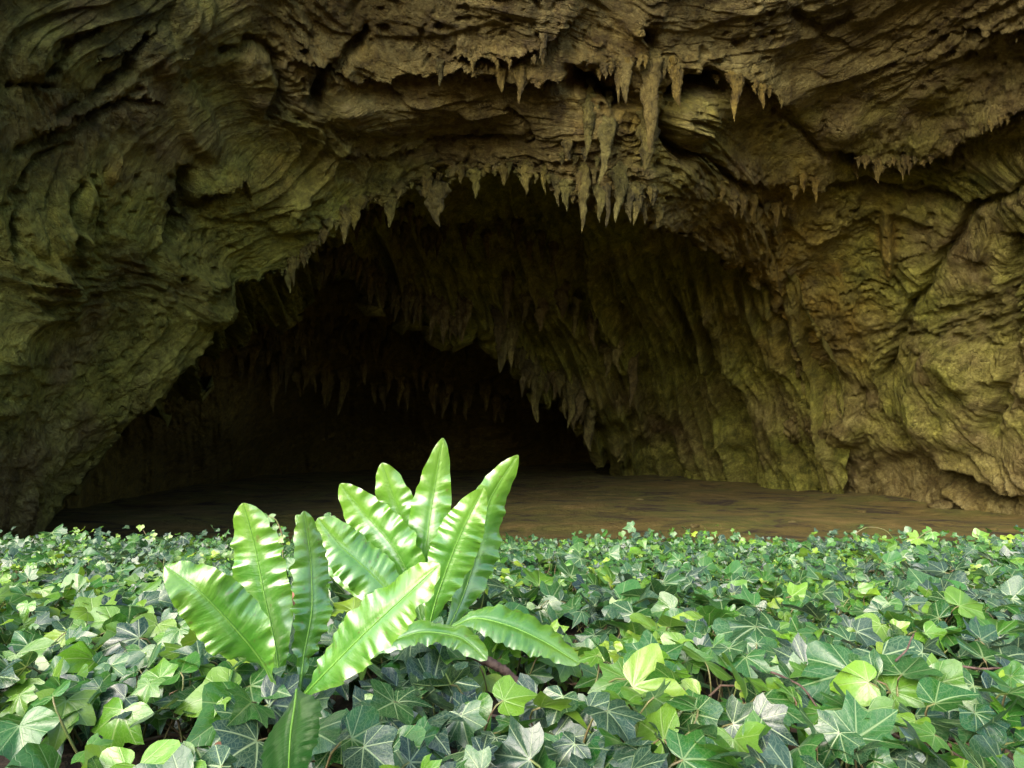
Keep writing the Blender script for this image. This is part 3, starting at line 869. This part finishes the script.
for key, pts, n, jit, (l0, l1), (w0, w1), tn, lab, grp in ROWS:
    for x, y in along(pts, n, jit):
        f = random.random() ** 2.6
        stalactite('stalactite', x, y, l0 + (l1 - l0) * f, w0 + (w1 - w0) * random.uniform(.0, .6) + (w1 - w0) * .4 * f, key, lab, grp, tn, random.uniform(-.12, .08), random.uniform(.55, .9))

# ------------------------------------------------------------------ ivy
def leaf_outline(kind, rnd):
    """Half outline from tip to petiole notch: x, y."""
    j = lambda s: rnd.uniform(-s, s)
    if kind == 0:      # five clear lobes
        h = [(0, 1.0), (.06, .88), (.14, .74), (.20, .62), (.235, .52), (.33, .50), (.47, .51), (.64 + j(.06), .50 + j(.06)), (.60, .40), (.53, .28), (.46, .16),
             (.50, .04), (.57 + j(.05), -.14 + j(.06)), (.45, -.20), (.30, -.22), (.15, -.17), (.05, -.06)]
    elif kind == 1:    # three broad lobes
        h = [(0, 1.0), (.08, .87), (.18, .72), (.27, .60), (.33, .50), (.42, .45), (.54, .41), (.66 + j(.05), .33 + j(.07)), (.63, .22), (.57, .10), (.50, -.02),
             (.45, -.10), (.37, -.18), (.27, -.22), (.17, -.20), (.09, -.13), (.03, -.04)]
    else:              # heart shaped, barely lobed
        h = [(0, 1.0), (.08, .89), (.18, .77), (.28, .66), (.37, .54), (.45, .43), (.52, .32), (.56 + j(.03), .20), (.565, .10), (.54, -.01), (.50, -.09),
             (.43, -.17), (.35, -.22), (.26, -.24), (.17, -.21), (.09, -.14), (.03, -.04)]
    h = np.array(h)
    lft = h[1:][::-1] * np.array([-1, 1]) * np.array([rnd.uniform(.9, 1.1), rnd.uniform(.94, 1.06)])
    rgt = h
    return np.concatenate([lft, rgt])          # notch left -> tip -> notch right


def leaf_template(kind, seed, rings, skip):
    rnd = random.Random(seed)
    o = leaf_outline(kind, rnd)
    if skip: o = o[np.unique(np.concatenate([np.arange(0, len(o), 2), [len(o) // 2, len(o) - 1]]))]
    fr = np.linspace(0, 1, rings + 1)[1:]
    V = [np.zeros((1, 2))] + [o * f for f in fr]
    V = np.concatenate(V)
    n = len(o)
    tri = np.array([[0, 1 + j + 1, 1 + j] for j in range(n - 1)])
    quads = []
    for r in range(rings - 1):
        b = 1 + r * n
        for j in range(n - 1):
            quads.append([b + j, b + j + 1, b + n + j + 1, b + n + j])
    quads = np.array(quads)[:, ::-1] if quads else np.zeros((0, 4), int)
    tri = tri[:, ::-1] if False else tri
    return V, tri, quads[:, ::-1] if len(quads) else quads


def shape_leaves(T, prm):
    """T (n,2) template; prm rows: fold, droop, cup, ripple, seed -> (m,n,3)."""
    x = T[None, :, 0]; y = T[None, :, 1]
    fold, droop, cup, rip, sd = [prm[:, k][:, None] for k in range(5)]
    rr = np.sqrt(x * x + y * y)
    z = fold * np.abs(x) - droop * np.maximum(y, 0) ** 2 - cup * rr ** 2
    ang = np.arctan2(x, y + 1e-6)
    z = z + rip * rr ** 2 * np.sin(ang * 5 + sd) + .4 * rip * rr * np.sin(ang * 9 + sd * 2.3)
    twist = .25 * np.sin(sd * 3.3)
    z = z + twist * x * y
    return np.stack([np.broadcast_to(x, z.shape), np.broadcast_to(y, z.shape), z], -1)


def frame_from(nrm, tipdir):
    z = nrm / np.linalg.norm(nrm, axis=1, keepdims=True)
    y = tipdir - (tipdir * z).sum(1, keepdims=True) * z
    y /= np.linalg.norm(y, axis=1, keepdims=True) + 1e-9
    x = np.cross(y, z)
    return x, y, z


TEMPL = {}
for lod, (rings, skip) in {'near': (5, False), 'mid': (3, False), 'far': (2, True)}.items():
    TEMPL[lod] = [leaf_template(k, 100 + 7 * k + s, rings, skip) for k in (0, 1, 2) for s in (0, 1)]


class Leaves:
    def __init__(s): s.V, s.T, s.Q, s.UV, s.C, s.n = [], [], [], [], [], 0

    def add(s, tmpl, pos, nrm, tip, size, prm, tint):
        T, tri, quad = tmpl
        L = shape_leaves(T, prm) * size[:, None, None]
        x, y, z = frame_from(nrm, tip)
        W = pos[:, None] + L[..., 0:1] * x[:, None] + L[..., 1:2] * y[:, None] + L[..., 2:3] * z[:, None]
        m, n = len(pos), len(T)
        off = s.n + np.arange(m)[:, None, None] * n
        s.V.append(W.reshape(-1, 3)); s.T.append((tri[None] + off).reshape(-1, 3))
        if len(quad): s.Q.append((quad[None] + off).reshape(-1, 4))
        s.UV.append(np.tile(T, (m, 1))); s.C.append(np.repeat(tint, n, 0)); s.n += m * n

    def build(s, name, parent=None):
        fl = [np.concatenate(s.T)] + ([np.concatenate(s.Q)] if s.Q else [])
        return mesh_obj(name, np.concatenate(s.V), fl, IVY, parent, uv=np.concatenate(s.UV), attrs={'tint': np.concatenate(s.C)})


class Tubes:
    def __init__(s): s.V, s.F, s.n = [], [], 0

    def add(s, pts, r0, r1, ns=5, wob=0.0):
        pts = np.array(pts, float)
        k = len(pts)
        t = np.gradient(pts, axis=0); t /= np.linalg.norm(t, axis=1, keepdims=True) + 1e-9
        ref = np.array([.31, .21, .92]) if abs(t[0][2]) < .8 else np.array([1., 0, .1])
        a = np.cross(t, ref); a /= np.linalg.norm(a, axis=1, keepdims=True) + 1e-9
        b = np.cross(t, a)
        r = np.linspace(r0, r1, k)
        if wob: r = r * (1 + wob * noise(np.stack([np.arange(k) * .7 + pts[0, 0] * 99, np.zeros(k), np.zeros(k)], -1)))
        ang = np.linspace(0, 2 * math.pi, ns, endpoint=False)
        V = pts[:, None] + r[:, None, None] * (np.cos(ang)[None, :, None] * a[:, None] + np.sin(ang)[None, :, None] * b[:, None])
        s.V.append(V.reshape(-1, 3)); s.F.append(grid_faces(k, ns, True) + s.n); s.n += k * ns

    def build(s, name, mat, parent=None):
        return mesh_obj(name, np.concatenate(s.V), np.concatenate(s.F), mat, parent)


# fern fronds: picture points with distance, half width (view units), preferred normal, ruffle, darkness
LB, RB = .60, .80
FRONDS_L = [
    ('broad glossy frond leaning out to the left', [(279, 696, .60), (262, 662, .585), (232, 625, .57), (198, 590, .56), (165, 566, .56)], 33, (-.35, -.75, .75), .9, .0),
    ('upright silvery frond', [(281, 690, .61), (276, 650, .615), (263, 590, .625), (254, 545, .63), (243, 503, .63)], 29, (-.15, -.9, .45), .8, .0),
    ('narrow twisted frond', [(300, 690, .61), (304, 655, .62), (312, 610, .63), (311, 560, .64), (304, 511, .64)], 21, (.75, -.75, .2), 1.5, .25),
    ('long frond arching up to the right', [(300, 700, .60), (322, 676, .585), (362, 635, .57), (402, 598, .56), (440, 564, .555)], 31, (.35, -.70, .75), .9, .0),
    ('short dark frond hanging down in front', [(297, 690, .56), (295, 705, .47), (291, 728, .41), (289, 755, .365), (288, 800, .32)], 34, (-.1, -.8, .6), .12, 1.0),  # last value: its shade is painted in as a darker green
]
FRONDS_R = [
    ('pale frond leaning left', [(425, 640, .80), (415, 590, .82), (395, 550, .83), (368, 518, .84), (340, 484, .84)], 27, (-.45, -.85, .5), .9, .0),
    ('small frond between the two tallest', [(428, 635, .83), (418, 580, .86), (408, 540, .87), (396, 505, .88), (382, 463, .88)], 22, (-.2, -.9, .35), .9, .0),
    ('tallest upright frond', [(428, 640, .81), (424, 590, .84), (427, 540, .85), (434, 490, .86), (443, 438, .86)], 23, (.1, -.95, .3), .7, .0),
    ('frond with a bright round tip leaning right', [(440, 645, .82), (462, 600, .85), (478, 550, .87), (490, 500, .88), (518, 455, .88)], 25, (.5, -.85, .4), .8, .0),
    ('wide pleated frond leaning right', [(424, 648, .79), (436, 600, .795), (452, 555, .80), (466, 522, .80), (484, 488, .80)], 25, (.3, -.85, .5), .9, .0),
    ('yellow-green frond low on the left', [(420, 640, .79), (396, 600, .79), (368, 570, .79), (340, 545, .79), (318, 518, .79)], 26, (-.35, -.7, .75), .7, .0),
    ('small yellow-green frond behind the twisted one', [(410, 640, .86), (375, 600, .9), (345, 570, .92), (318, 540, .93), (296, 515, .93)], 15, (-.35, -.7, .75), .6, .0),
    ('low silvery frond bowed over the ivy', [(350, 674, .66), (378, 648, .665), (420, 632, .67), (460, 637, .66), (487, 660, .64)], 17, (.0, -.55, .9), .8, .15),
    ('bright frond lying out to the right', [(444, 632, .76), (475, 618, .75), (512, 626, .74), (546, 642, .73), (580, 664, .715)], 26, (.25, -.6, .8), .5, .2),
]


def frond(parent, base, spec):
    lab, pts, hw, nrm, ruf, age_shade = spec
    seed = random.uniform(0, 300)
    W = np.stack([at(x, y, d) for x, y, d in pts])
    nl, na = 90, 15
    idx = np.linspace(0, len(pts) - 1, nl)
    C = resample(W, idx)
    s = np.linspace(0, 1, nl)
    T = np.gradient(C, axis=0); T /= np.linalg.norm(T, axis=1, keepdims=True)
    N0 = np.tile(np.array(nrm, float), (nl, 1))
    N0 = N0 + .35 * ruf * np.stack([noise(np.stack([s * 2.2 + seed, s * 0, s * 0], -1)), s * 0, noise(np.stack([s * 2.2 + seed, s * 0 + 9, s * 0], -1))], -1)
    Wd = np.cross(T, N0); Wd /= np.linalg.norm(Wd, axis=1, keepdims=True)
    N = np.cross(Wd, T)
    dist = (C @ FWD) / F
    # strap outline: narrow stalk, widest past the middle, pointed tip
    pk, ex = random.uniform(.48, .62), random.uniform(2.2, 3.2)
    prof = (.12 + .88 * sstep(.04, .50, s)) * np.clip(1 - ((s - pk) / (1.004 - pk)).clip(0) ** ex, 0, 1) ** .95
    prof = np.maximum(prof, .01)
    half = hw * .93 * dist * prof
    a = np.linspace(-1, 1, na)
    S, A = np.meshgrid(s, a, indexing='ij')
    side = np.sign(A)
    edge = np.abs(A)
    rip = noise(np.stack([S * 13 + seed, side * 3.3, S * 0], -1)) + .7 * noise(np.stack([S * 27 + seed, side * 3.3 + 7, S * 0], -1))
    z = ruf * .48 * edge ** 2.0 * rip + .05 * ruf * edge * noise(np.stack([S * 6 + seed, side * 2, S * 0 + 5], -1)) * 2
    z = z + .22 * edge - .30 * edge ** 2 - .05 * np.exp(-(A / .07) ** 2)
    z = z + .11 * noise(np.stack([(S * 46 - edge * 2.2) * .8 + seed, side * 9, S * 0], -1)) * edge
    wob = 1 + .13 * noise(np.stack([S * 18 + seed, side * 5, S * 0 + 2], -1)) * edge
    V = C[:, None] + (half[:, None] * A * wob)[..., None] * Wd[:, None] + (half[:, None] * z)[..., None] * N[:, None]
    tint = np.tile(np.array([age_shade, 0, 0]), (nl * na, 1))
    uv = np.stack([A, S], -1).reshape(-1, 2)
    o = mesh_obj('frond', V.reshape(-1, 3) - base, grid_faces(nl, na), FROND, parent, uv=uv, attrs={'tint': tint})
    o['label'] = lab
    tb = Tubes()
    sel = np.arange(0, nl - 2, 2)
    mid = V[sel, na // 2] + N[sel] * .0004
    tb.add(mid - base, .0012, .0003, 6)
    tb.build('midrib', RIB, o)
    return C[22::5]


FERN_PTS = []
for lab, specs, (bx, by, bd) in (('hart\'s tongue fern with fewer, spreading fronds and one hanging dark frond, nearer and left', FRONDS_L, (288, 700, .60)),
                                 ('taller bushy hart\'s tongue fern with a crown of upright pale fronds, behind and right', FRONDS_R, (425, 645, .80))):
    base = at(bx, by, bd)
    r = bpy.data.objects.new('fern', None); COL.objects.link(r)
    r.location = base; r.empty_display_size = .05
    tag(r, lab, 'fern', 'hart\'s tongue ferns in the ivy')
    for sp in specs: FERN_PTS.append(frond(r, base, sp))
FERN_ALL = np.concatenate(FERN_PTS)
FX, FY, FD = to_px(FERN_ALL)


def scatter_ivy():
    rnd = RNG
    lv, tb, pt = Leaves(), Tubes(), Tubes()
    P = []
    # candidate points, denser near the camera; a bushy far rim
    for (y0, y1, dens) in ((.36, .75, 2500), (.75, 1.3, 2400), (1.3, 2.1, 2100), (2.1, IVY_FAR + .25, 2300)):
        xm = .78 * y1 + .45
        n = int((y1 - y0) * 2 * xm * dens)
        x = rnd.uniform(-xm, xm, n); y = rnd.uniform(y0, y1, n)
        ok = np.abs(x) < .80 * y + .38
        P.append(np.stack([x[ok], y[ok]], -1))
    P = np.concatenate(P)
    x, y = P[:, 0], P[:, 1]
    # ragged far edge and a few bare gaps
    Pn = np.stack([x, y, 0 * x], -1)
    ok = y < IVY_FAR - .08 + .26 * noise(Pn * np.array([1.9, 0, 0]) + 3) + .14 * noise(Pn * np.array([6.3, 0, 0]) + 13) - .12 * rnd.random(len(x)) ** 2 + .10 * sstep(.6, 2.4, np.abs(x)) * noise(Pn * .7)
    ok &= ~((noise(Pn * 6.5 + 80) > .27) & (y < 2.2))
    x, y, Pn = x[ok], y[ok], Pn[ok]
    n = len(x)
    lvl = rnd.beta(2.2, 1.3, n)                       # 0 on the soil, 1 top of the carpet
    z = ivy_z(x, y) - .052 + .058 * lvl + .06 * rnd.random(n) ** 8 * sstep(1.5, 2.6, y)
    size = np.clip(.0315 * np.exp(.36 * rnd.standard_normal(n)) * (1 - .38 * sstep(1.0, 2.6, y)), .014, .068)
    youth = noise(Pn * 3.0 + 11) + .55 * rnd.standard_normal(n) + .2 * lvl
    age_shade = np.clip(.62 - .47 * youth, 0, 1)
    size *= np.where(age_shade < .25, .82, 1.0)
    big = rnd.random(n) < .10
    size = np.where(big & (age_shade > .5), size * 1.45, size)
    size = np.clip(size, .013, .078)
    size = np.minimum(size, rnd.uniform(44, 72, n) * y / F)
    nrm = np.stack([.60 * rnd.standard_normal(n), -.45 + .60 * rnd.standard_normal(n), np.full(n, 1.0)], -1)
    az = rnd.uniform(-math.pi, math.pi, n)
    az = np.where(rnd.random(n) < .55, -math.pi / 2 + .9 * rnd.standard_normal(n), az)
    tip = np.stack([np.cos(az), np.sin(az), -.25 * np.ones(n)], -1)
    prm = np.stack([rnd.uniform(-.10, .45, n), rnd.uniform(-.05, .50, n), rnd.uniform(-.15, .30, n), rnd.uniform(.03, .14, n), rnd.uniform(0, 6.28, n)], -1)
    vein = np.clip(np.where(age_shade > .5, .55 + .5 * rnd.random(n), .35 + .25 * rnd.random(n)), 0, 1)
    tint = np.stack([age_shade, rnd.random(n), vein], -1)
    pos = np.stack([x, y, z], -1)
    # keep the view of the fronds clear
    q, w, dd = to_px(pos + np.array([0, 0, .01]))
    keep = np.ones(n, bool)
    for fx, fy, fd in zip(FX, FY, FD):
        keep &= ~((np.hypot(q - fx, w - fy) < 12 + 16 * size / .04) & (dd < fd + .012))
    keep |= (w > 720) & (np.abs(q - 291) > 60)
    keep &= y > .37
    keep &= ~((q < 90) & (w > 670) & (age_shade < .25))
    keep &= ~((np.abs(q - 288) < 62) & (w > 690) & (y < .53))
    sel = np.flatnonzero(keep)
    kind = np.where(age_shade > .5, rnd.choice([0, 1, 2, 3], n, p=[.34, .34, .16, .16]), rnd.choice([0, 1, 2, 3, 4, 5], n, p=[.16, .16, .29, .29, .05, .05]))
    for lod, (a, b) in {'near': (0, 1.0), 'mid': (1.0, 1.9), 'far': (1.9, 99)}.items():
        for k in range(6):
            m = sel[(kind[sel] == k) & (y[sel] >= a) & (y[sel] < b)]
            if len(m): lv.add(TEMPL[lod][k], pos[m], nrm[m], tip[m], size[m], prm[m], tint[m])
    # petioles and creeping stems
    for i in sel:
        if y[i] > 2.0: continue
        p0 = pos[i]
        g = np.array([x[i] + rnd.uniform(-.03, .03), y[i] + rnd.uniform(-.01, .04), soil_z(x[i], y[i]) + .004])
        b = -tip[i] * .4 * size[i] + np.array([0, 0, -.004])
        t = np.linspace(0, 1, 6)[:, None]
        pt.add((1 - t) ** 2 * p0 + 2 * t * (1 - t) * (p0 + b * 1.4) + t * t * g, .0008, .0011, 4)
    for k in range(150):
        yy = rnd.uniform(.38, 2.2); xx = rnd.uniform(-.8, .8) * (yy + .4)
        a = rnd.uniform(0, 6.28); pts = []
        h = rnd.uniform(.006, .035)
        for s in range(14):
            a += rnd.normal(0, .28)
            xx += math.cos(a) * .022; yy += math.sin(a) * .022
            if yy < .36: break
            pts.append((xx, yy, float(soil_z(np.array(xx), np.array(yy))) + h + .01 * math.sin(s * .9 + k)))
        if len(pts) > 4: tb.add(pts, rnd.uniform(.0013, .003), .0011, 6, .5)
    o = lv.build('ivy')
    tag(o, 'dense carpet of ivy leaves, dark veined and light green, in front of the cave', 'ivy', kind='stuff')
    a = tb.build('creeping_stem', STEM, o); a['kind'] = 'stuff'
    b = pt.build('petiole', GREENSTEM, o); b['kind'] = 'stuff'


scatter_ivy()


def sprig(pts, leaves, lab, d):
    """A lone ivy shoot: view points of the stem, leaves (view x, y, size in view units)."""
    W = np.stack([at(x, y, d) for x, y in pts])
    base = W[0].copy()
    r = bpy.data.objects.new('ivy_sprig', None); COL.objects.link(r); r.location = base
    tag(r, lab, 'ivy sprig', 'ivy sprigs sticking up over the carpet')
    tb = Tubes(); tb.add(resample(W, np.linspace(0, len(W) - 1, 16)) - base, .0022, .0012, 6); tb.build('stem', GREENSTEM, r)
    for (x, y, s) in leaves:
        l = Leaves()
        p = at(x, y, d) - base
        one = lambda *v: np.array([v], float)
        l.add(TEMPL['mid'][random.choice([0, 1, 2, 3])], p[None], one(random.uniform(-.5, .5), -.9, .6), one(random.uniform(-.9, .9), -.3, random.uniform(-.6, .6)), np.array([s * d / F]),
              one(.25, .2, .05, .08, random.uniform(0, 6)), one(random.uniform(0, .35), random.random(), .5))
        l.build('leaf', r)


sprig([(146, 552), (148, 540), (141, 526)], [(150, 536, 11), (141, 526, 6), (144, 545, 9)], 'upright pale ivy shoot left of the fern', 2.7)
sprig([(165, 553), (167, 545), (168, 537)], [(168, 537, 6), (165, 545, 8)], 'tiny ivy shoot just right of the upright pale shoot', 2.7)
sprig([(52, 556), (50, 548), (51, 543)], [(51, 543, 4), (47, 549, 8)], 'small ivy shoot near the left rock base', 2.6)
sprig([(283, 560), (282, 535), (276, 520), (268, 516)], [(268, 516, 12), (272, 527, 10), (279, 537, 11)], 'bent ivy shoot behind the silvery frond', 1.8)
sprig([(335, 545), (334, 525), (330, 516)], [(331, 516, 10), (336, 525, 11), (329, 530, 9)], 'dark ivy shoot between the two ferns', 1.8)
sprig([(905, 548), (925, 533), (932, 530)], [(918, 538, 14), (932, 532, 12), (928, 543, 14)], 'taller ivy shoot at the right over the sand', 2.6)
sprig([(985, 550), (980, 538), (976, 534)], [(978, 538, 13), (988, 543, 13)], 'ivy shoot near the right edge over the sand', 2.6)
sprig([(862, 548), (855, 535), (868, 527), (885, 530), (895, 540)], [(860, 541, 10)], 'looping bare ivy runner before the right sand', 2.7)


def twig(pts, r0, r1, lab, mat=TWIG, name='twig', ns=9):
    W = np.stack([at(x, y, d) for x, y, d in pts])
    base = W[0].copy()
    C = resample(W, np.linspace(0, len(W) - 1, 26))
    C = C + .0022 * np.stack([noise(C * 60), noise(C * 60 + 9), noise(C * 60 + 30)], -1)
    tb = Tubes(); tb.add(C - base, r0, r1, ns, .5)
    o = tb.build(name, mat); o.location = base
    tag(o, lab, 'twig')


twig([(476, 652, .70), (492, 664, .69), (506, 672, .685), (520, 684, .68)], .0055, .0038, 'pinkish brown broken twig below the right fern')
twig([(598, 668, .72), (618, 672, .72), (640, 668, .725), (662, 676, .72), (690, 690, .71)], .006, .003, 'dark brown bark strip lying in the ivy')
twig([(890, 722, .52), (935, 742, .50), (985, 772, .48)], .0011, .0008, 'thin reddish runner crossing the lower right corner')
twig([(896, 662, .60), (905, 650, .61), (914, 634, .62)], .0009, .0007, 'short reddish runner standing up at right')
twig([(770, 672, .58), (805, 690, .57), (822, 712, .56)], .0010, .0008, 'thin dark runner beside the large light leaf')
twig([(940, 662, .65), (975, 668, .65), (1020, 670, .65)], .0013, .0010, 'brown runner lying near the right edge')


def dead_leaf(px, py, d, s, lab):
    l = Leaves()
    p = at(px, py, d)
    l.add(TEMPL['mid'][4], np.zeros((1, 3)), np.array([[.3, -.6, .8]]), np.array([[.8, -.3, 0]]), np.array([s]), np.array([[.6, .5, .3, .25, 2.]]), np.array([[.5, .5, 0]]))
    o = l.build('dead_leaf'); o.data.materials[0] = DEAD; o.location = p
    tag(o, lab, 'dead leaf')


dead_leaf(292, 597, .82, .03, 'reddish dead leaf between the left fern fronds')
dead_leaf(228, 742, .52, .026, 'pinkish dead leaf low at the left under the ivy')

for px_, py_, sz, lab in ((778, 503, .05, 'small pale stone on the sand below the right wall'), (792, 522, .035, 'pale pebble on the sand, close beyond the ivy'), (695, 526, .04, 'pale pebble on the sand right of the tall fern'),
                          (941, 506, .16, 'rounded brown stone against the foot of the right wall'), (862, 512, .05, 'flat stone on the sand below the boulder'), (640, 500, .05, 'dark pebble far back on the sand')):
    d = -.95 / float((FWD + (384 - py_) / F * UP)[2])
    P0 = at(px_, py_, d)
    for _ in range(6):
        zf = float(floor_z(np.array(P0[0]), np.array(P0[1])))
        d *= zf / P0[2]; P0 = at(px_, py_, d)
    n_ = 14; th = np.linspace(.001, math.pi - .001, n_); ph = np.linspace(0, 2 * math.pi, 20, endpoint=False)
    T_, H_ = np.meshgrid(th, ph, indexing='ij')
    V = np.stack([np.sin(T_) * np.cos(H_) * 1.3, np.sin(T_) * np.sin(H_), np.cos(T_) * .62], -1)
    V = V * (1 + .45 * noise(V * 1.3 + px_) + .2 * noise(V * 3 + px_))[..., None] * sz
    o = mesh_obj('stone', V.reshape(-1, 3), grid_faces(n_, 20, True), ROCK, attrs={'tint': np.zeros((V.size // 3, 3)), 'flow': V.reshape(-1, 3)})
    o.location = P0
    tag(o, lab, 'stone', 'loose stones on the cave floor')

# ------------------------------------------------------------------ light
SUN_EL, SUN_AZ = math.radians(34), math.radians(180 + 36)     # azimuth from +Y clockwise: behind the camera
w = bpy.data.worlds.new('World'); SC.world = w; w.use_nodes = True
nt = w.node_tree
bg = nt.nodes.get('Background') or nt.nodes.new('ShaderNodeBackground')
sky = nt.nodes.new('ShaderNodeTexSky')
sky.sky_type = 'NISHITA'; sky.sun_disc = False
sky.sun_elevation = SUN_EL; sky.sun_rotation = SUN_AZ
sky.air_density = 1.0; sky.dust_density = 3.0; sky.ozone_density = 1.0
nt.links.new(sky.outputs[0], bg.inputs[0])
bg.inputs[1].default_value = 0.15
sun = bpy.data.lights.new('sun', 'SUN')
sun.energy = 1.35; sun.angle = math.radians(60); sun.color = (1, .96, .88)
so = bpy.data.objects.new('sun', sun); COL.objects.link(so)
sd = Vector((math.sin(SUN_AZ) * math.cos(SUN_EL), math.cos(SUN_AZ) * math.cos(SUN_EL), math.sin(SUN_EL)))
so.rotation_euler = (-sd).to_track_quat('-Z', 'Y').to_euler()
so.location = (0, -5, 12)

SC.view_settings.view_transform = 'Standard'
SC.view_settings.look = 'None'
SC.view_settings.exposure = 1.52
SC.view_settings.gamma = 1
SC.view_settings.use_curve_mapping = False
SC.render.engine = 'CYCLES'
cy = SC.cycles
cy.max_bounces = 8; cy.diffuse_bounces = 6; cy.glossy_bounces = 2; cy.transmission_bounces = 3
cy.caustics_reflective = False; cy.caustics_refractive = False
cy.use_denoising = True
